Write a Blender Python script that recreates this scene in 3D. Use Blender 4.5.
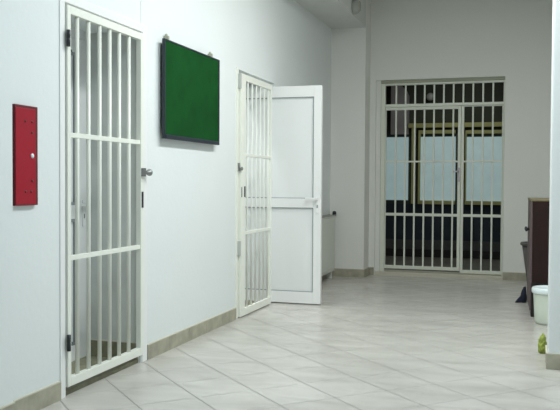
import bpy, bmesh, math, random
from math import sin, cos, pi, atan, radians
from mathutils import Vector, Matrix

S = bpy.context.scene
COL = S.collection
for o in list(bpy.data.objects):
    bpy.data.objects.remove(o)

# ------------------------------------------------------------------ camera
F_PX = 790.0
yaw, pitch, roll = atan(250 / 790), atan(22.4 / 790), radians(0.33)
cam_d = bpy.data.cameras.new('camera')
cam_d.sensor_width = 36.0
cam_d.lens = F_PX / 560 * 36.0
cam_d.clip_start = 0.05
cam = bpy.data.objects.new('camera', cam_d)
COL.objects.link(cam)
fw = Vector((-sin(yaw) * cos(pitch), cos(yaw) * cos(pitch), -sin(pitch)))
r0 = Vector((cos(yaw), sin(yaw), 0))
u0 = r0.cross(fw)
rr = cos(roll) * r0 + sin(roll) * u0
uu = -sin(roll) * r0 + cos(roll) * u0
cam.matrix_world = Matrix.Translation((0, 0, 1.2)) @ Matrix((rr, uu, -fw)).transposed().to_4x4()
S.camera = cam

# ------------------------------------------------------------------ view, world
S.view_settings.view_transform = 'Standard'
S.view_settings.look = 'None'
S.view_settings.gamma = 1
S.view_settings.exposure = 0.0
w = bpy.data.worlds.new('world')
S.world = w
w.use_nodes = True
w.node_tree.nodes['Background'].inputs[0].default_value = (0.75, 0.88, 1, 1)
w.node_tree.nodes['Background'].inputs[1].default_value = 0.12


def area(name, loc, sx, sy, power, col, rot=(0, 0, 0)):
    l = bpy.data.lights.new(name, 'AREA')
    l.shape = 'RECTANGLE'
    l.size, l.size_y, l.energy, l.color = sx, sy, power, col
    o = bpy.data.objects.new(name, l)
    o.location, o.rotation_euler = loc, rot
    COL.objects.link(o)
    return o


HALL_LAMPS = [(-0.35, 3.0, 28.0), (-0.75, 4.75, 52.0), (-0.75, 6.3, 34.0)]
for (lx, ly, power), lc in zip(HALL_LAMPS, ((0.80, 0.94, 1.0), (0.95, 1.0, 0.99), (1.0, 1.0, 0.965))):
    area('tube_light', (lx, ly, 3.42), 0.25, 1.2, power, lc)
area('side_room_fill', (-3.6, 7.0, 3.42), 0.25, 1.2, 38.0, (0.97, 1.0, 0.985))  # unseen fill lamp added to brighten the second gate's bars
area('far_room_fill', (-1.0, 11.6, 3.1), 0.3, 0.3, 12.0, (0.95, 1.0, 0.93))  # unseen fill added to light the window frames beyond the back gate


# ------------------------------------------------------------------ materials
def mat(name, col, rough=0.6, metal=0.0, noise=0.0, nscale=3.0, bump=0.0, bscale=60.0, spec=0.5, emit=None):
    m = bpy.data.materials.new(name)
    m.use_nodes = True
    nt = m.node_tree
    b = nt.nodes['Principled BSDF']
    b.inputs['Base Color'].default_value = (*col, 1)
    b.inputs['Roughness'].default_value = rough
    b.inputs['Metallic'].default_value = metal
    b.inputs['Specular IOR Level'].default_value = spec
    tc = nt.nodes.new('ShaderNodeTexCoord')
    if noise:
        n = nt.nodes.new('ShaderNodeTexNoise')
        n.inputs['Scale'].default_value = nscale
        n.inputs['Detail'].default_value = 5
        nt.links.new(tc.outputs['Object'], n.inputs['Vector'])
        r = nt.nodes.new('ShaderNodeMapRange')
        r.inputs['From Min'].default_value = 0.3
        r.inputs['From Max'].default_value = 0.7
        r.inputs['To Min'].default_value = 1 - noise
        r.inputs['To Max'].default_value = 1 + noise
        nt.links.new(n.outputs['Fac'], r.inputs['Value'])
        mx = nt.nodes.new('ShaderNodeVectorMath')
        mx.operation = 'SCALE'
        mx.inputs[0].default_value = col
        nt.links.new(r.outputs['Result'], mx.inputs['Scale'])
        nt.links.new(mx.outputs['Vector'], b.inputs['Base Color'])
    if bump:
        n2 = nt.nodes.new('ShaderNodeTexNoise')
        n2.inputs['Scale'].default_value = bscale
        nt.links.new(tc.outputs['Object'], n2.inputs['Vector'])
        bp = nt.nodes.new('ShaderNodeBump')
        bp.inputs['Strength'].default_value = bump
        bp.inputs['Distance'].default_value = 0.01
        nt.links.new(n2.outputs['Fac'], bp.inputs['Height'])
        nt.links.new(bp.outputs['Normal'], b.inputs['Normal'])
    if emit:
        b.inputs['Emission Color'].default_value = (*emit[0], 1)
        b.inputs['Emission Strength'].default_value = emit[1]
    return m


def floor_material(name, s=0.3455, ph1=1.262, ph2=4.783):
    m = bpy.data.materials.new(name)
    m.use_nodes = True
    nt = m.node_tree
    b = nt.nodes['Principled BSDF']
    N, L = nt.nodes.new, nt.links.new
    tc = N('ShaderNodeTexCoord')
    sep = N('ShaderNodeSeparateXYZ')
    L(tc.outputs['Object'], sep.inputs[0])

    def math_(op, a, c=None):
        n = N('ShaderNodeMath')
        n.operation = op
        for i, v in enumerate((a, c)):
            if v is None:
                continue
            if isinstance(v, (int, float)):
                n.inputs[i].default_value = v
            else:
                L(v, n.inputs[i])
        return n.outputs[0]
    x, y = sep.outputs[0], sep.outputs[1]
    u = math_('DIVIDE', math_('SUBTRACT', math_('DIVIDE', math_('ADD', x, y), 2 ** .5), ph1), s)
    v = math_('DIVIDE', math_('SUBTRACT', math_('DIVIDE', math_('SUBTRACT', y, x), 2 ** .5), ph2), s)

    def line(t, wd):
        f = math_('SUBTRACT', t, math_('ROUND', t))
        d = math_('ABSOLUTE', f)
        mr = N('ShaderNodeMapRange')
        mr.interpolation_type = 'SMOOTHSTEP'
        mr.inputs['From Min'].default_value = wd * 0.45
        mr.inputs['From Max'].default_value = wd
        mr.inputs['To Min'].default_value = 1
        mr.inputs['To Max'].default_value = 0
        L(d, mr.inputs['Value'])
        return mr.outputs['Result']
    g = math_('MAXIMUM', line(u, 0.02), math_('MULTIPLY', line(v, 0.022), 0.7))
    # marbling
    mp = N('ShaderNodeMapping')
    mp.inputs['Rotation'].default_value = (0, 0, radians(-20))
    mp.inputs['Scale'].default_value = (1.1, 4.0, 1)
    L(tc.outputs['Object'], mp.inputs[0])
    nz = N('ShaderNodeTexNoise')
    nz.inputs['Scale'].default_value = 1.6
    nz.inputs['Detail'].default_value = 7
    nz.inputs['Distortion'].default_value = 0.6
    L(mp.outputs[0], nz.inputs['Vector'])
    wn = N('ShaderNodeTexWhiteNoise')
    cb = N('ShaderNodeCombineXYZ')
    L(math_('FLOOR', u), cb.inputs[0])
    L(math_('FLOOR', v), cb.inputs[1])
    L(cb.outputs[0], wn.inputs['Vector'])
    tot = math_('ADD', math_('MULTIPLY', nz.outputs['Fac'], 0.85), math_('MULTIPLY', wn.outputs['Value'], 0.12))
    cr = N('ShaderNodeValToRGB')
    cr.color_ramp.elements[0].position = 0.3
    cr.color_ramp.elements[0].color = (0.49, 0.475, 0.44, 1)
    cr.color_ramp.elements[1].position = 0.68
    cr.color_ramp.elements[1].color = (0.63, 0.615, 0.575, 1)
    L(tot, cr.inputs[0])
    mix = N('ShaderNodeMix')
    mix.data_type = 'RGBA'
    L(math_('MULTIPLY', g, 0.62), mix.inputs['Factor'])
    L(cr.outputs['Color'], mix.inputs['A'])
    mix.inputs['B'].default_value = (0.16, 0.155, 0.15, 1)
    L(mix.outputs['Result'], b.inputs['Base Color'])
    rg = math_('ADD', math_('MULTIPLY', g, 0.35), 0.27)
    L(rg, b.inputs['Roughness'])
    bp = N('ShaderNodeBump')
    bp.inputs['Strength'].default_value = 0.25
    bp.inputs['Distance'].default_value = 0.003
    L(math_('SUBTRACT', 1.0, g), bp.inputs['Height'])
    L(bp.outputs['Normal'], b.inputs['Normal'])
    return m


def skirt_material(name):
    m = mat(name, (0.40, 0.385, 0.30), 0.45, noise=0.25, nscale=9)
    return m


M = dict(
    wall=mat('wall_paint', (0.80, 0.845, 0.85), 0.75, noise=0.012, nscale=1.2, bump=0.12, bscale=25),
    backwall=mat('back_wall_paint', (0.83, 0.84, 0.805), 0.75, noise=0.012, nscale=1.2, bump=0.12, bscale=25),
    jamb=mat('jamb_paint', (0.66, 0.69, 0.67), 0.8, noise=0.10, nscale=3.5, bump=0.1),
    ceiling=mat('ceiling_paint', (0.72, 0.74, 0.72), 0.9, noise=0.02),
    floor=floor_material('diagonal_floor_tiles'),
    skirt=skirt_material('skirting_tile'),
    grout=mat('skirting_cap', (0.62, 0.60, 0.50), 0.7),
    stone=mat('threshold_stone', (0.24, 0.235, 0.16), 0.7, noise=0.25, nscale=12),
    gate=mat('cream_gate_enamel', (0.88, 0.90, 0.83), 0.35),
    gateb=mat('pale_gate_enamel', (0.78, 0.81, 0.72), 0.4),
    pvc=mat('white_pvc', (0.90, 0.91, 0.91), 0.3),
    pvcpanel=mat('white_pvc_panel', (0.86, 0.88, 0.88), 0.35),
    gasket=mat('grey_gasket', (0.28, 0.31, 0.33), 0.6),
    dark=mat('dark_iron', (0.035, 0.04, 0.045), 0.45, metal=0.4),
    steel=mat('dull_steel', (0.30, 0.31, 0.31), 0.4, metal=0.7),
    red=mat('red_enamel', (0.36, 0.008, 0.024), 0.5, noise=0.05, spec=0.3),
    reddark=mat('dark_red_enamel', (0.14, 0.006, 0.015), 0.5),
    screw=mat('screw_dark', (0.10, 0.01, 0.012), 0.5),
    green=mat('green_felt', (0.008, 0.070, 0.016), 0.9, noise=0.16, nscale=6, bump=0.2, bscale=300, spec=0.08),
    navy=mat('navy_frame', (0.012, 0.02, 0.035), 0.5),
    brass=mat('pale_hook', (0.45, 0.46, 0.36), 0.5),
    mahog=mat('dark_mahogany', (0.022, 0.009, 0.008), 0.5, noise=0.25, nscale=8, spec=0.25),
    mahogb=mat('mauve_brown_edge', (0.12, 0.085, 0.09), 0.5),
    blackw=mat('black_base', (0.012, 0.010, 0.010), 0.55),
    tub=mat('white_plastic', (0.72, 0.80, 0.70), 0.4),
    lid=mat('white_lid', (0.82, 0.92, 0.94), 0.35),
    bin=mat('grey_bin_plastic', (0.11, 0.105, 0.10), 0.6),
    clothn=mat('navy_cloth', (0.012, 0.016, 0.035), 0.9),
    clothg=mat('lime_cloth', (0.30, 0.36, 0.075), 0.9, noise=0.45, nscale=30),
    rad=mat('radiator_enamel', (0.66, 0.68, 0.63), 0.5),
    ochre=mat('ochre_wood', (0.42, 0.41, 0.17), 0.6, noise=0.1, nscale=6),
    pane=mat('frosted_pane', (0.42, 0.52, 0.52), 0.45, noise=0.10, nscale=4, emit=((0.38, 0.52, 0.54), 0.42)),
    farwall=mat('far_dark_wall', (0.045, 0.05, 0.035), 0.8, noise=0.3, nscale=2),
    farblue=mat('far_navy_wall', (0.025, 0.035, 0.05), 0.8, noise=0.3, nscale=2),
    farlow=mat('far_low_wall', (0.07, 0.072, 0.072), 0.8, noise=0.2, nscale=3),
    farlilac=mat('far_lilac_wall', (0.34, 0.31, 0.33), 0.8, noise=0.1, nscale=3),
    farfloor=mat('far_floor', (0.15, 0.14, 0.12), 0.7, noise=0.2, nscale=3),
    glow=mat('lamp_tube', (0.9, 0.95, 1), 0.5, emit=((0.92, 0.98, 1.0), 3.0)),
)


# ------------------------------------------------------------------ helpers
def link(name, bm, m, parent=None, smooth=False, mats=None):
    me = bpy.data.meshes.new(name)
    bmesh.ops.recalc_face_normals(bm, faces=bm.faces)
    bm.to_mesh(me)
    bm.free()
    for q in (mats or [m]):
        me.materials.append(q)
    if smooth:
        for p in me.polygons:
            p.use_smooth = True
    o = bpy.data.objects.new(name, me)
    COL.objects.link(o)
    if parent:
        o.parent = parent
    return o


def box(bm, x0, x1, y0, y1, z0, z1, bev=0.0, mi=0):
    t = bmesh.new()
    bmesh.ops.create_cube(t, size=1)
    for v in t.verts:
        v.co = Vector(((x0 + x1) / 2 + v.co.x * (x1 - x0), (y0 + y1) / 2 + v.co.y * (y1 - y0), (z0 + z1) / 2 + v.co.z * (z1 - z0)))
    if bev:
        bmesh.ops.bevel(t, geom=list(t.edges), offset=bev, segments=2, profile=0.6, affect='EDGES')
    merge(bm, t, mi)


def merge(bm, t, mi=0):
    vm = {}
    for v in t.verts:
        vm[v] = bm.verts.new(v.co)
    for f in t.faces:
        nf = bm.faces.new([vm[v] for v in f.verts])
        nf.material_index = mi
        nf.smooth = f.smooth
    t.free()


def lathe(bm, c, prof, axis='z', seg=32, mi=0, smooth=True):
    """prof: list of (radius, height) ; closed at r=0 ends"""
    t = bmesh.new()
    rings = []
    for r, h in prof:
        if r < 1e-6:
            rings.append([t.verts.new((0, 0, h))])
        else:
            rings.append([t.verts.new((r * cos(2 * pi * k / seg), r * sin(2 * pi * k / seg), h)) for k in range(seg)])
    for a, b in zip(rings, rings[1:]):
        for k in range(seg):
            k2 = (k + 1) % seg
            if len(a) == 1 and len(b) == 1:
                continue
            if len(a) == 1:
                f = t.faces.new((a[0], b[k], b[k2]))
            elif len(b) == 1:
                f = t.faces.new((a[k], a[k2], b[0]))
            else:
                f = t.faces.new((a[k], a[k2], b[k2], b[k]))
            f.smooth = smooth
    R = {'z': Matrix.Identity(3), 'x': Matrix.Rotation(pi / 2, 3, 'Y'), 'y': Matrix.Rotation(-pi / 2, 3, 'X'),
         '-y': Matrix.Rotation(pi / 2, 3, 'X')}[axis]
    for v in t.verts:
        v.co = R @ v.co + Vector(c)
    merge(bm, t, mi)


def prop(o, label=None, cat=None, group=None, kind=None):
    if label:
        o['label'] = label
    if cat:
        o['category'] = cat
    if group:
        o['group'] = group
    if kind:
        o['kind'] = kind
    return o


def empty(name, loc, rz=0.0, label=None, cat=None, group=None, kind=None):
    o = bpy.data.objects.new(name, None)
    o.empty_display_size = 0.1
    o.location = loc
    o.rotation_euler = (0, 0, rz)
    COL.objects.link(o)
    return prop(o, label, cat, group, kind)


def sbox(name, m, *boxes, bev=0.0):
    bm = bmesh.new()
    for b in boxes:
        box(bm, *b, bev=bev)
    return prop(link(name, bm, m), kind='structure')


XL = -2.45          # hall face of the left wall
XO = -2.85          # outer face of the left wall
YB = 10.2           # back wall
ZC = 3.6

# ------------------------------------------------------------------ setting
sbox('floor', M['floor'], (-4.6, 1.6, -2.0, 11.0, -0.1, 0.0))
sbox('ceiling', M['ceiling'], (-4.6, 1.6, -2.0, 10.5, ZC, ZC + 0.1))
G1a, G1b, G2a, G2b = 3.84, 4.69, 6.50, 7.53
HT = 2.19
sbox('wall_left', M['wall'],
     (XO, XL, -2.0, G1a - 0.04, 0, ZC), (XO, XL, G1a - 0.04, G1b, HT, ZC), (XO, XL, G1b + 0.005, G2a, 0, ZC),
     (XO, XL, G2a, G2b, HT, ZC), (XO, XL, G2b, 10.5, 0, ZC),
     (XL, XL + 0.018, 2.4, 3.315, 0.0, ZC))
# the reveal inside the first doorway (greyer, mottled paint)
sbox('trim_1', M['jamb'], (XO, XL - 0.012, G1b - 0.006, G1b + 0.004, 0.0, HT))
sbox('wall_back', M['backwall'],
     (XO, -1.93, YB, 10.5, 0, ZC), (-0.312, 1.6, YB, 10.5, 0, ZC), (-1.93, -0.312, YB, 10.5, 2.535, ZC))
sbox('trim_13', M['backwall'], (-1.93, -1.873, 10.25, 10.5, 0, 2.535))
sbox('trim_12', mat('shade_toned_rebate', (0.40, 0.42, 0.33), 0.7), (-1.873, -0.312, 10.25, 10.5, 2.499, 2.535))  # olive grey paints the lintel's shade onto the head rebate
sbox('trim_2', M['backwall'], (XL, -2.005, 9.88, YB, 0, ZC))                # corner column
sbox('trim_3', M['ceiling'], (XL, -2.005, -2.0, 9.88, 3.165, ZC))            # boxed beam
bm = bmesh.new()
box(bm, 0.126, 1.6, 5.39, 5.66, 0, ZC, bev=0.014)
prop(link('wall_right', bm, M['wall']), kind='structure')
sbox('wall_alcove', M['backwall'], (0.62, 0.72, 5.66, YB, 0, ZC))
sbox('wall_front', M['wall'], (-2.6, 1.6, -2.1, -2.0, 0, ZC))
sbox('wall_near_right', M['wall'], (1.5, 1.6, -2.0, 5.39, 0, ZC))
# rooms behind the two side doors
sbox('wall_side_room', M['wall'], (-4.6, -4.5, -2, 10.5, 0, ZC), (-4.6, XO, 5.6, 5.7, 0, ZC), (-4.6, XO, -2.1, -2, 0, ZC), (-4.6, XO, 10.4, 10.5, 0, ZC))


def skirting(name, segs, h=0.098, t=0.012, tile='skirt'):
    """segs: boxes in plan (x0,x1,y0,y1); tiles with joints and a pale mortar cap"""
    bm = bmesh.new()
    for (x0, x1, y0, y1) in segs:
        along_y = (y1 - y0) > (x1 - x0)
        a0, a1 = (y0, y1) if along_y else (x0, x1)
        n = max(1, round((a1 - a0) / 0.34))
        for k in range(n):
            s0, s1 = a0 + (a1 - a0) * k / n + 0.0012, a0 + (a1 - a0) * (k + 1) / n - 0.0012
            if along_y:
                box(bm, x0, x1, s0, s1, 0, h, mi=0)
            else:
                box(bm, s0, s1, y0, y1, 0, h, mi=0)
        box(bm, x0 - 0.001 if along_y else x0, x1 - 0.001 if along_y else x1, y0 if along_y else y0 + 0.001,
            y1 if along_y else y1 + 0.001, h, h + 0.006, mi=1)
    return prop(link(name, bm, None, mats=[M[tile], M['grout']]), kind='structure')


T = 0.012
skirting('baseboard_left', [(XL, XL + T, 3.328, 3.745), (XL, XL + T, 4.78, 6.455), (XL, XL + T, 7.56, 9.88),
                            (XL + 0.018, XL + 0.018 + T, 2.4, 3.315)])
skirting('baseboard_doorway', [(XO + 0.03, XL - 0.012, G1b - 0.018, G1b - 0.006)], h=0.13, tile='stone')
skirting('baseboard_back', [(XL + T, -2.005, 9.88 - T, 9.88), (-2.005, -2.005 + T, 9.88 - T, YB - T), (-1.993, -1.935, YB - T, YB),
                            (-0.312, 0.62, YB - T, YB)])
skirting('baseboard_right', [(0.114, 1.5, 5.39 - T, 5.39), (0.114, 0.126, 5.39, 5.66)])
# stone sills in the doorways
sbox('trim_4', M['stone'], (XO, XL - 0.015, G1a - 0.04, G1b - 0.018, 0, 0.022))
sbox('trim_5', M['stone'], (XO, XL + 0.0, G2a, G2b - 0.1, 0, 0.012))
sbox('trim_6', M['grout'], (-1.93, -0.312, YB + 0.02, 10.5, 0, 0.045))
# head of the recessed door frame
sbox('trim_7', M['pvc'], (XO - 0.04, XO + 0.02, G1a - 0.04, G1b - 0.006, 2.135, HT))

# ------------------------------------------------------------------ the place behind the back gate
YF = 13.0
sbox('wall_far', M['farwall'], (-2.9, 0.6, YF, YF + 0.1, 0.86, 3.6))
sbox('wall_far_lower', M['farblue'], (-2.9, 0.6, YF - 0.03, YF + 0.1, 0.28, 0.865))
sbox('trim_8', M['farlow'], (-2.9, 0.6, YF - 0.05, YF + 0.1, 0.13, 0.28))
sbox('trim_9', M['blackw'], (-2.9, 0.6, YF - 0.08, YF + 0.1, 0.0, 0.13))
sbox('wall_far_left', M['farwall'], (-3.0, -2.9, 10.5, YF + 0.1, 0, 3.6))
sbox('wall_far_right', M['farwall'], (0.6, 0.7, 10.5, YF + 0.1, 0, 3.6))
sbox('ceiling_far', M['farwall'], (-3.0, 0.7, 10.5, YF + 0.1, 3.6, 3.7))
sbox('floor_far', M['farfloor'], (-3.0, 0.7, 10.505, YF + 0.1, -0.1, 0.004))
# lilac pier with a chamfered head
bm = bmesh.new()
pts = [(-2.19, 2.0), (-1.90, 2.0), (-1.90, 2.62), (-1.935, 2.70), (-2.02, 2.79), (-2.02, 3.2), (-2.19, 3.2)]
fr = [bm.verts.new((x, YF - 0.10, z)) for x, z in pts]
bk = [bm.verts.new((x, YF, z)) for x, z in pts]
bm.faces.new(fr)
bm.faces.new(bk[::-1])
for k in range(len(pts)):
    k2 = (k + 1) % len(pts)
    bm.faces.new((fr[k], bk[k], bk[k2], fr[k2]))
prop(link('trim_10', bm, M['farlilac']), kind='structure')


def window(n, x0, x1, z0, z1, fl=0.0, ft=0.0, fr_=0.0, fb=0.0):
    w_ = empty('window_%d' % n, ((x0 + x1) / 2, YF, z0), kind='structure')
    h_ = z1 - z0
    a = (x1 - x0) / 2
    bm = bmesh.new()
    box(bm, -a, a, -0.05, -0.03, 0, h_)
    link('window_pane', bm, M['pane'], w_)
    bm = bmesh.new()
    if fl:
        box(bm, -a - fl, -a, -0.09, -0.002, -fb, h_ + ft, bev=0.004)
    if fr_:
        box(bm, a, a + fr_, -0.09, -0.002, -fb, h_ + ft, bev=0.004)
    if ft:
        box(bm, -a, a, -0.09, -0.002, h_ + ft - 0.055, h_ + ft, bev=0.004)
    if fb:
        box(bm, -a, a, -0.10, -0.031, -fb, 0, bev=0.004)
    link('window_frame', bm, M['ochre'], w_)
    return w_


window(1, -2.40, -1.905, 0.925, 1.955, fr_=0.0, fl=0.03)
window(2, -1.705, -1.150, 0.925, 1.955, fl=0.035, ft=0.105, fb=0.06)
window(3, -0.975, -0.20, 0.925, 1.945, fl=0.02, ft=0.105, fb=0.06)
sbox('trim_11', M['ochre'], (-1.90, 0.3, YF - 0.13, YF - 0.02, 2.10, 2.17), (-1.845, -1.80, YF - 0.12, YF - 0.02, 0.87, 2.10), bev=0.004)
bm = bmesh.new()
lathe(bm, (-1.56, YF - 0.10, 2.60), [(0, 0), (0.035, 0.0), (0.06, 0.02), (0.065, 0.05), (0.04, 0.09), (0, 0.1)], axis='y', seg=24)
o = link('wall_lamp', bm, mat('pale_globe', (0.42, 0.42, 0.40), 0.4), smooth=True)
prop(o, 'small pale round lamp high on dark wall beyond the transom bars', 'lamp')


# ------------------------------------------------------------------ gates
def bar(name, parent, x, z0, z1, m, r=0.009, y=0.0, sq=False):
    bm = bmesh.new()
    if sq:
        box(bm, x - r, x + r, y - r, y + r, z0, z1, bev=r * 0.25)
    else:
        lathe(bm, (x, y, z0), [(0, 0), (r, 0), (r, z1 - z0), (0, z1 - z0)], seg=14)
    return link(name, bm, m, parent)


def hinge(name, parent, x, y, z, m, h=0.09):
    bm = bmesh.new()
    lathe(bm, (x, y, z - h / 2), [(0, 0), (0.011, 0), (0.011, h * .48), (0.009, h * .5), (0.011, h * .52), (0.011, h), (0, h)], seg=12)
    return link(name, bm, m, parent)


# gate 1: local x runs along the wall (away from the camera), local -y faces the hall
g1 = empty('barred_gate', (XL, 3.80, 0), pi / 2,
           'closed cream barred metal gate nearest the camera, between red wall box and green board', 'gate')
bm = bmesh.new()
box(bm, -0.052, -0.004, -0.007, 0.03, 0.0, 2.235, bev=0.003)
box(bm, 0.906, 0.975, -0.007, 0.03, 0.0, 2.235, bev=0.003)
box(bm, -0.004, 0.906, -0.007, 0.03, 2.184, 2.235, bev=0.003)
link('gate_frame', bm, M['pvc'], g1)
leaf = empty('gate_leaf', (0, 0, 0))
leaf.parent = g1
bm = bmesh.new()
L0, L1, Z0, Z1 = 0.003, 0.900, 0.055, 2.170
box(bm, L0, L0 + 0.034, -0.018, 0.018, Z0, Z1, bev=0.003)
box(bm, 0.862, L1, -0.018, 0.018, Z0, Z1, bev=0.003)
box(bm, L0 + 0.034, 0.862, -0.018, 0.018, Z1 - 0.045, Z1, bev=0.003)
box(bm, L0 + 0.034, 0.862, -0.018, 0.018, Z0, Z0 + 0.05, bev=0.003)
bpy.data.objects.remove(leaf)
leaf = link('gate_leaf', bm, M['gate'], g1)
for yy in (3.926, 4.046, 4.170, 4.288, 4.405, 4.529):
    bar('bar', leaf, yy - 3.80, Z0 + 0.04, Z1 - 0.04, M['gate'], 0.0125)
for z in (1.458, 0.772):
    bm = bmesh.new()
    box(bm, L0 + 0.03, 0.87, -0.013, 0.013, z - 0.014, z + 0.014, bev=0.003)
    link('crossbar', bm, M['gate'], leaf)
for z in (1.93, 0.285):
    bm = bmesh.new()
    box(bm, 0.05, 0.085, 0.004, 0.016, z - 0.007, z + 0.007, bev=0.002)
    prop(link('hinge_pin', bm, M['dark'], leaf), 'dark hinge pin')
for z in (1.985, 0.305):
    hinge('hinge', g1, -0.001, -0.026, z, M['dark'])
bm = bmesh.new()
box(bm, 0.872, 0.89, -0.024, -0.016, 1.03, 1.135, bev=0.002)
prop(link('keyhole_plate', bm, M['dark'], leaf), 'black keyhole plate')
bm = bmesh.new()
box(bm, 0.865, 0.877, -0.050, -0.016, 1.235, 1.290, bev=0.003)
lathe(bm, (0.90, -0.040, 1.262), [(0, 0), (0.008, 0.0), (0.008, 0.02), (0.02, 0.028), (0.024, 0.04), (0.018, 0.052), (0, 0.056)], axis='x', seg=18)
box(bm, 0.877, 0.902, -0.046, -0.034, 1.256, 1.268)
prop(link('latch_knob', bm, M['steel'], leaf), 'grey latch knob')

# gate 2
g2 = empty('barred_gate', (XL, 6.50, 0), pi / 2,
           'narrow-looking cream barred gate right of the green board, beside the open white door', 'gate')
bm = bmesh.new()
box(bm, -0.05, 0.0, -0.010, 0.05, 0.0, 2.20, bev=0.003)
link('gate_frame', bm, M['gate'], g2)
bm = bmesh.new()
q0, q1 = 0.005, 0.868
box(bm, q0, q0 + 0.118, -0.032, -0.004, 0.012, 2.155, bev=0.003)
box(bm, q1 - 0.03, q1, -0.032, -0.004, 0.012, 2.155, bev=0.003)
box(bm, q0 + 0.12, q1 - 0.03, -0.032, -0.004, 2.10, 2.155, bev=0.003)
box(bm, q0 + 0.12, q1 - 0.03, -0.032, -0.004, 0.012, 0.075, bev=0.003)
leaf2 = link('gate_leaf', bm, M['gate'], g2)
for k in range(6):
    bar('bar', leaf2, 0.205 + k * 0.116, 0.06, 2.11, M['gate'], 0.0085, y=-0.018)
for z in (1.445, 0.748):
    bm = bmesh.new()
    box(bm, q0 + 0.11, q1 - 0.02, -0.029, -0.007, z - 0.014, z + 0.014, bev=0.003)
    link('crossbar', bm, M['gate'], leaf2)
for z, m_ in ((2.085, 'steel'), (0.62, 'steel')):
    bm = bmesh.new()
    box(bm, -0.022, 0.006, -0.034, -0.009, z - 0.065, z + 0.065, bev=0.003)
    link('hinge', bm, mat('painted_hinge', (0.50, 0.53, 0.51), 0.5), g2)
bm = bmesh.new()
box(bm, -0.022, 0.004, -0.022, -0.009, 1.30, 1.37, bev=0.003)
lathe(bm, (-0.008, -0.02, 1.32), [(0, 0), (0.008, 0), (0.008, 0.015), (0.016, 0.018), (0.016, 0.03), (0, 0.034)], axis='-y', seg=18)
prop(link('latch_knob', bm, M['steel'], g2), 'grey latch knob')
bm = bmesh.new()
box(bm, 0.085, 0.11, -0.037, -0.031, 1.07, 1.165, bev=0.002)
prop(link('keyhole_plate', bm, M['dark'], leaf2), 'dark keyhole plate')
bm = bmesh.new()
box(bm, 0.012, 0.026, -0.037, -0.031, 1.07, 1.16, bev=0.002)
prop(link('strike_plate', bm, M['steel'], g2), 'grey strike plate')

# back gate: two leaves below a barred transom
GY = YB + 0.10
ZB = 0.045
g3 = empty('barred_gate', (-1.93, GY, ZB), 0,
           'pale double barred gate with transom in the back wall doorway', 'gate')
FW = 1.93 - 0.312
bm = bmesh.new()
box(bm, 0.058, 0.112, -0.03, 0.03, 0, 2.498 - ZB, bev=0.004)
box(bm, FW - 0.021, FW - 0.003, -0.03, 0.03, 0, 2.498 - ZB, bev=0.004)
box(bm, 0.112, FW - 0.021, -0.03, 0.03, 2.472 - ZB, 2.498 - ZB, bev=0.004)
box(bm, 0.112, FW - 0.021, -0.03, 0.03, 2.190 - ZB, 2.227 - ZB, bev=0.004)
link('gate_frame', bm, M['gateb'], g3)
xb = [0.252 + 0.1219 * k for k in range(11)]
for x in xb:
    bar('transom_bar', g3, x, 2.222 - ZB, 2.477 - ZB, M['gateb'], 0.0105, sq=True)
XM = 1.084
for (a, b, st0, st1, zb, rl) in ((0.114, XM - 0.002, 0.012, 0.037, 0.085 - ZB, 0.036), (XM + 0.002, FW - 0.023, 0.034, 0.011, 0.058 - ZB, 0.010)):
    bm = bmesh.new()
    zt = 2.187 - ZB
    box(bm, a, a + st0, -0.018, 0.018, zb, zt, bev=0.003)
    box(bm, b - st1, b, -0.018, 0.018, zb, zt, bev=0.003)
    box(bm, a + st0, b - st1, -0.018, 0.018, zt - rl, zt, bev=0.003)
    box(bm, a + st0, b - st1, -0.018, 0.018, zb, zb + 0.042, bev=0.003)
    lf = link('gate_leaf', bm, M['gateb'], g3)
    for x in xb:
        if a + st0 < x < b - st1:
            bar('bar', lf, x, zb + 0.03, zt - 0.005, M['gateb'], 0.0105, sq=True)
    for z, hh in ((1.482 - ZB, 0.011), (0.795 - ZB, 0.018)):
        bm = bmesh.new()
        box(bm, a + st0 * .5, b - st1 * .5, -0.014, 0.014, z - hh, z + hh, bev=0.003)
        link('crossbar', bm, M['gateb'], lf)
    if a < 0.5:
        bm = bmesh.new()
        box(bm, b - 0.038, b - 0.008, -0.03, -0.017, 1.18, 1.36, bev=0.003)
        box(bm, b - 0.09, b - 0.02, -0.055, -0.042, 1.30, 1.318, bev=0.003)
        box(bm, b - 0.036, b - 0.02, -0.055, -0.017, 1.30, 1.318, bev=0.003)
        prop(link('lock', bm, mat('lilac_steel', (0.55, 0.52, 0.56), 0.5), lf), 'greyish lock plate with handle')


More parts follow.
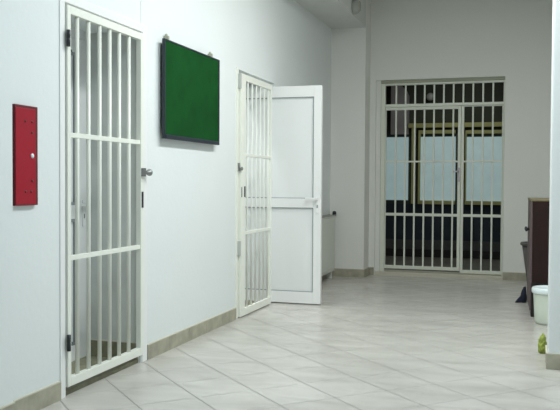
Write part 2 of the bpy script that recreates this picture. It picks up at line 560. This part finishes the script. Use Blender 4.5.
# ------------------------------------------------------------------ white panelled PVC doors
def pvc_door(name, loc, rz, W, H, label, handle_at, st=0.078):
    d = empty(name, loc, rz, label, 'door', kind='structure')
    z0 = 0.012
    pz = [(0.125, 0.955), (1.045, 2.04)]
    bm = bmesh.new()
    box(bm, 0, st, -0.025, 0.025, z0, H, bev=0.004)
    box(bm, W - st, W, -0.025, 0.025, z0, H, bev=0.004)
    box(bm, st, W - st, -0.0245, 0.0245, z0, pz[0][0], bev=0.002)
    box(bm, st, W - st, -0.0245, 0.0245, pz[0][1], pz[1][0], bev=0.002)
    box(bm, st, W - st, -0.0245, 0.0245, pz[1][1], H, bev=0.002)
    link('door_frame', bm, M['pvc'], d)
    for a, b in pz:
        bm = bmesh.new()
        box(bm, st - 0.004, W - st + 0.004, -0.010, 0.010, a - 0.004, b + 0.004)
        p = link('door_panel', bm, M['pvcpanel'], d)
        bm = bmesh.new()
        for s in (-1, 1):
            y0, y1 = sorted((s * 0.009, s * 0.0225))
            g = 0.007 if st < 0.1 else 0.02
            box(bm, st, st + g, y0, y1, a, b)
            box(bm, W - st - g, W - st, y0, y1, a, b)
            box(bm, st + g, W - st - g, y0, y1, a, a + g)
            box(bm, st + g, W - st - g, y0, y1, b - g, b)
        prop(link('gasket', bm, M['gasket'], p), 'grey gasket around the panel')
    hx = handle_at
    bm = bmesh.new()
    sgn = -1 if hx > W / 2 else 1
    for s in (-1, 1):
        ya, yb_ = sorted((s * 0.025, s * 0.033))
        box(bm, hx - 0.014, hx + 0.014, ya, yb_, 0.90, 1.08, bev=0.002)
        ya, yb_ = sorted((s * 0.03, s * 0.07))
        box(bm, hx - 0.009, hx + 0.009, ya, yb_, 1.035, 1.055, bev=0.003)
        ya, yb_ = sorted((s * 0.055, s * 0.07))
        xa, xb_ = sorted((hx, hx + sgn * 0.115))
        box(bm, xa, xb_, ya, yb_, 1.036, 1.056, bev=0.004)
    h = link('door_handle', bm, M['pvc'], d)
    bm = bmesh.new()
    for s in (-1, 1):
        ya, yb_ = sorted((s * 0.032, s * 0.036))
        box(bm, hx - 0.005, hx + 0.005, ya, yb_, 0.955, 0.985, bev=0.001)
    prop(link('lock_cylinder', bm, M['steel'], h), 'small steel lock cylinder')
    return d


pvc_door('door_2', (-2.835, 7.484, 0), 0, 0.893, 2.148, 'white panelled door standing open at right angles to the left wall', 0.858)
pvc_door('door_1', (-2.865, 3.835, 0), pi / 2, 0.845, 2.15, 'closed white panelled door set back behind the nearest barred gate', 0.79, st=0.135)

# ------------------------------------------------------------------ red wall box
rb = empty('wall_box', (XL + 0.03 - 0.03, 3.438, 1.077), pi / 2,
           'narrow upright red metal box on the left wall, left of the nearest gate', 'wall box')
bm = bmesh.new()
box(bm, -0.105, 0.085, -0.020, -0.001, 0.0, 0.505, bev=0.003)
link('casing', bm, M['reddark'], rb)
bm = bmesh.new()
box(bm, -0.105, 0.060, -0.024, -0.019, 0.004, 0.490, bev=0.002)
cov = link('cover', bm, M['red'], rb)
for (x, z) in ((-0.025, .425), (0.03, .425), (0.03, .37), (0.03, .125), (-0.025, .07), (0.022, .07)):
    bm = bmesh.new()
    lathe(bm, (x, -0.023, z), [(0, 0), (0.008, 0), (0.007, 0.003), (0, 0.004)], axis='-y', seg=12)
    prop(link('screw', bm, M['screw'], cov), 'dark screw head')
bm = bmesh.new()
lathe(bm, (0.03, -0.023, 0.252), [(0, 0), (0.013, 0), (0.012, 0.005), (0, 0.007)], axis='-y', seg=16)
prop(link('button', bm, M['lid'], cov), 'white button')

# ------------------------------------------------------------------ green board
nb = empty('notice_board', (XL, 5.450, 1.500), pi / 2, 'green felt board with thin navy frame hanging on the left wall', 'board')
nb.rotation_euler = (0, 0, pi / 2)
bm = bmesh.new()
a, hB = 0.505, 0.685
yf, ybk = -0.050, -0.030
box(bm, -a, -a + 0.016, yf, ybk, 0, hB, bev=0.003)
box(bm, a - 0.022, a, yf, ybk, 0, hB, bev=0.003)
box(bm, -a + 0.026, a - 0.022, yf, ybk, 0, 0.03, bev=0.003)
box(bm, -a + 0.026, a - 0.022, yf, ybk, hB - 0.012, hB, bev=0.003)
link('board_frame', bm, M['navy'], nb)
bm = bmesh.new()
box(bm, -a + 0.024, a - 0.02, -0.046, -0.032, 0.028, hB - 0.011)
link('felt_panel', bm, M['green'], nb)
for x in (-a + 0.09, a - 0.13):
    bm = bmesh.new()
    box(bm, x - 0.008, x + 0.008, -0.04, -0.001, hB - 0.02, hB + 0.032, bev=0.003)
    lathe(bm, (x, -0.018, hB + 0.035), [(0, -.006), (0.009, -0.004), (0.011, 0.004), (0.006, 0.012), (0, 0.014)], seg=14)
    prop(link('hook', bm, M['brass'], nb), 'pale hanging hook')

# ------------------------------------------------------------------ radiator
rd = empty('radiator', (XL, 9.0, 0), pi / 2, 'pale panel radiator low on the left wall, half hidden behind the open door', 'radiator')
bm = bmesh.new()
box(bm, -0.75, 0.78, -0.095, -0.075, 0.085, 0.79, bev=0.006)
box(bm, -0.75, 0.78, -0.045, -0.025, 0.085, 0.79, bev=0.006)
x = -0.72
while x < 0.76:
    box(bm, x, x + 0.018, -0.100, -0.094, 0.12, 0.755, bev=0.003)
    x += 0.05
box(bm, -0.75, -0.742, -0.09, -0.03, 0.085, 0.79)
box(bm, 0.772, 0.78, -0.09, -0.03, 0.085, 0.79)
link('panel', bm, M['rad'], rd)
bm = bmesh.new()
x = -0.74
while x < 0.76:
    box(bm, x, x + 0.012, -0.096, -0.024, 0.79, 0.797)
    x += 0.024
box(bm, -0.75, 0.78, -0.099, -0.093, 0.785, 0.80)
box(bm, -0.75, 0.78, -0.027, -0.021, 0.785, 0.80)
prop(link('grille', bm, mat('grille_grey', (0.35, 0.36, 0.34), 0.5), rd), 'grey top grille')
bm = bmesh.new()
lathe(bm, (0.805, -0.075, 0.78), [(0, 0), (0.022, 0), (0.025, 0.03), (0.022, 0.055), (0.012, 0.062), (0, 0.062)], seg=18)
box(bm, 0.775, 0.815, -0.082, -0.066, 0.755, 0.785, bev=0.003)
prop(link('valve', bm, M['dark'], rd), 'dark valve knob')
for x in (-0.6, 0.62):
    bm = bmesh.new()
    box(bm, x, x + 0.03, -0.09, -0.001, 0.0, 0.09, bev=0.003)
    link('foot', bm, M['rad'], rd)

# ------------------------------------------------------------------ cabinet in the alcove
cb = empty('cabinet', (0.008, 7.46, 0), radians(1.9), 'dark red-brown wooden cabinet behind the white plastic tub', 'cabinet')
# local: x to the right (depth), y away from the camera (width)
W_, D_ = 0.75, 0.44
bm = bmesh.new()
box(bm, 0.018, D_, 0.0, 0.02, 0.31, 1.045, bev=0.002)
box(bm, 0.018, D_, W_ - 0.02, W_, 0.31, 1.045, bev=0.002)
box(bm, D_ - 0.012, D_, 0.02, W_ - 0.02, 0.31, 1.045)
box(bm, 0.018, D_ - 0.012, 0.02, W_ - 0.02, 0.31, 0.33)
link('body', bm, M['mahog'], cb)
bm = bmesh.new()
box(bm, 0.012, 0.05, 0.0, 0.04, 0, 0.31, bev=0.003)
box(bm, D_ - 0.05, D_, 0.0, 0.04, 0, 0.31, bev=0.003)
box(bm, 0.012, 0.05, W_ - 0.04, W_, 0, 0.31, bev=0.003)
box(bm, D_ - 0.05, D_, W_ - 0.04, W_, 0, 0.31, bev=0.003)
box(bm, 0.02, D_, 0.04, W_ - 0.04, 0.05, 0.30)
box(bm, 0.05, D_ - 0.05, 0.006, 0.02, 0.05, 0.31)
prop(link('plinth', bm, M['blackw'], cb), 'lower frame coloured black as shade')  # shadow below the cabinet body is put into this black colour
bm = bmesh.new()
box(bm, -0.004, D_, -0.004, W_, 1.046, 1.066, bev=0.003)
link('top', bm, mat('worn_top', (0.20, 0.17, 0.09), 0.5), cb)
for (a, b) in ((0.002, W_ / 2 - 0.002), (W_ / 2 + 0.002, W_ - 0.002)):
    bm = bmesh.new()
    box(bm, 0.0, 0.017, a, b, 0.06, 1.044, bev=0.003)
    dd = link('cabinet_door', bm, M['mahogb'], cb)
    kb = bmesh.new()
    kx = a + 0.08 if a > 0.1 else b - 0.08
    lathe(kb, (0.0, kx, 0.775), [(0, 0.0), (0.009, 0.0), (0.008, -0.012), (0.018, -0.02), (0.02, -0.03), (0.012, -0.038), (0, -0.04)], axis='x', seg=18)
    prop(link('knob', kb, M['dark'], dd), 'round dark knob')

# ------------------------------------------------------------------ tub
tb = empty('plastic_tub', (0.175, 7.17, 0), 0, 'white lidded plastic tub on the floor in front of the dark cabinet', 'tub')
bm = bmesh.new()
lathe(bm, (0, 0, 0), [(0, 0.0), (0.105, 0.0), (0.118, 0.006), (0.124, 0.02), (0.131, 0.15), (0.137, 0.27), (0.14, 0.285), (0.134, 0.287), (0, 0.287)], seg=48)
link('body', bm, M['tub'], tb, smooth=True)
bm = bmesh.new()
lathe(bm, (0, 0, 0.262), [(0.1405, 0.0), (0.147, 0.0), (0.151, 0.008), (0.151, 0.035), (0.147, 0.045), (0.138, 0.05), (0.13, 0.045), (0.125, 0.038), (0, 0.038), (0, 0.030), (0.1405, 0.028), (0.1405, 0.0)], seg=48)
link('lid', bm, M['lid'], tb, smooth=True)

# ------------------------------------------------------------------ tapered bin behind the cabinet
bn = empty('waste_bin', (0.088, 8.95, 0), 0, 'dark grey tapered waste bin standing behind the wooden cabinet', 'bin')
bm = bmesh.new()
lathe(bm, (0, 0, 0), [(0, 0.0), (0.085, 0.0), (0.09, 0.01), (0.165, 0.55), (0.155, 0.55), (0.08, 0.02), (0, 0.02)], seg=40)
link('body', bm, M['bin'], bn, smooth=True)
bm = bmesh.new()
lathe(bm, (0, 0, 0.54), [(0.166, 0.0), (0.180, 0.0), (0.184, 0.015), (0.178, 0.03), (0.160, 0.03), (0.157, 0.015), (0.166, 0.0)], seg=40)
link('rim', bm, M['bin'], bn, smooth=True)


# ------------------------------------------------------------------ crumpled cloths
def crumple(name, c, sx, sy, sz, m, seed, spikes=(), amp=0.28):
    random.seed(seed)
    bm = bmesh.new()
    bmesh.ops.create_icosphere(bm, subdivisions=4, radius=1)
    ph = [(Vector((random.uniform(-1, 1), random.uniform(-1, 1), random.uniform(-1, 1))).normalized(), random.uniform(3, 9), random.uniform(0, 6)) for _ in range(9)]
    for v in bm.verts:
        n = v.co.normalized()
        d = sum(abs(sin(q.dot(n) * f + p)) for q, f, p in ph) / len(ph)
        r = 1 + amp * (d - 0.64) * 2.2
        for (sd, sl, sw) in spikes:
            k = max(0, n.dot(Vector(sd).normalized()))
            r += sl * k ** sw
        co = n * r
        z = max(co.z, -0.55) + 0.55
        v.co = Vector((co.x * sx, co.y * sy, z * sz))
    o = link(name, bm, m, smooth=True)
    o.location = c
    return o


o = crumple('cloth_heap', (-0.048, 8.38, 0.0), 0.030, 0.07, 0.085, M['clothn'], 4, spikes=[((-1, -.3, -0.3), 2.1, 26), ((0.3, 0, 1), .35, 8)])
prop(o, 'small dark navy cloth heap on the floor behind the cabinet', 'cloth')
o = crumple('cleaning_cloth', (0.098, 5.90, 0.0), 0.029, 0.05, 0.074, M['clothg'], 11, amp=0.42, spikes=[((0.2, 0, 1), .3, 6)])
prop(o, 'crumpled yellow-green cloth on the floor beside the right wall end', 'cloth')

# ------------------------------------------------------------------ cover on the beam, ceiling lamps above the frame
bm = bmesh.new()
lathe(bm, (-2.005, 9.12, 3.262), [(0, 0), (0.085, 0.0), (0.088, 0.02), (0.080, 0.055), (0.055, 0.085), (0, 0.095)], axis='x', seg=32)
o = link('domed_cover', bm, mat('cover_grey', (0.42, 0.43, 0.40), 0.7), smooth=False)
prop(o, 'domed round grey cover on the side of the boxed ceiling beam', 'cover')
for i, (x, y, _) in enumerate(HALL_LAMPS + [(-3.6, 7.0, 0)]):  # the last fixture is added for the side-room fill
    t = empty('ceiling_light', (x, y, 3.6), 0, ('fluorescent ceiling light above the nearest barred gate',
              'fluorescent ceiling light above the green board', 'fluorescent ceiling light above the open white door',
              'fluorescent ceiling light in the side room past the barred gates')[i], 'ceiling light')
    bm = bmesh.new()
    box(bm, -0.14, 0.14, -0.65, 0.65, -0.07, -0.002, bev=0.005)
    link('housing', bm, M['pvc'], t)
    for s in (-0.06, 0.06):
        bm = bmesh.new()
        lathe(bm, (s, -0.6, -0.10), [(0, 0), (0.013, 0), (0.013, 1.2), (0, 1.2)], axis='y', seg=16)
        prop(link('tube', bm, M['glow'], t), 'glowing fluorescent tube')
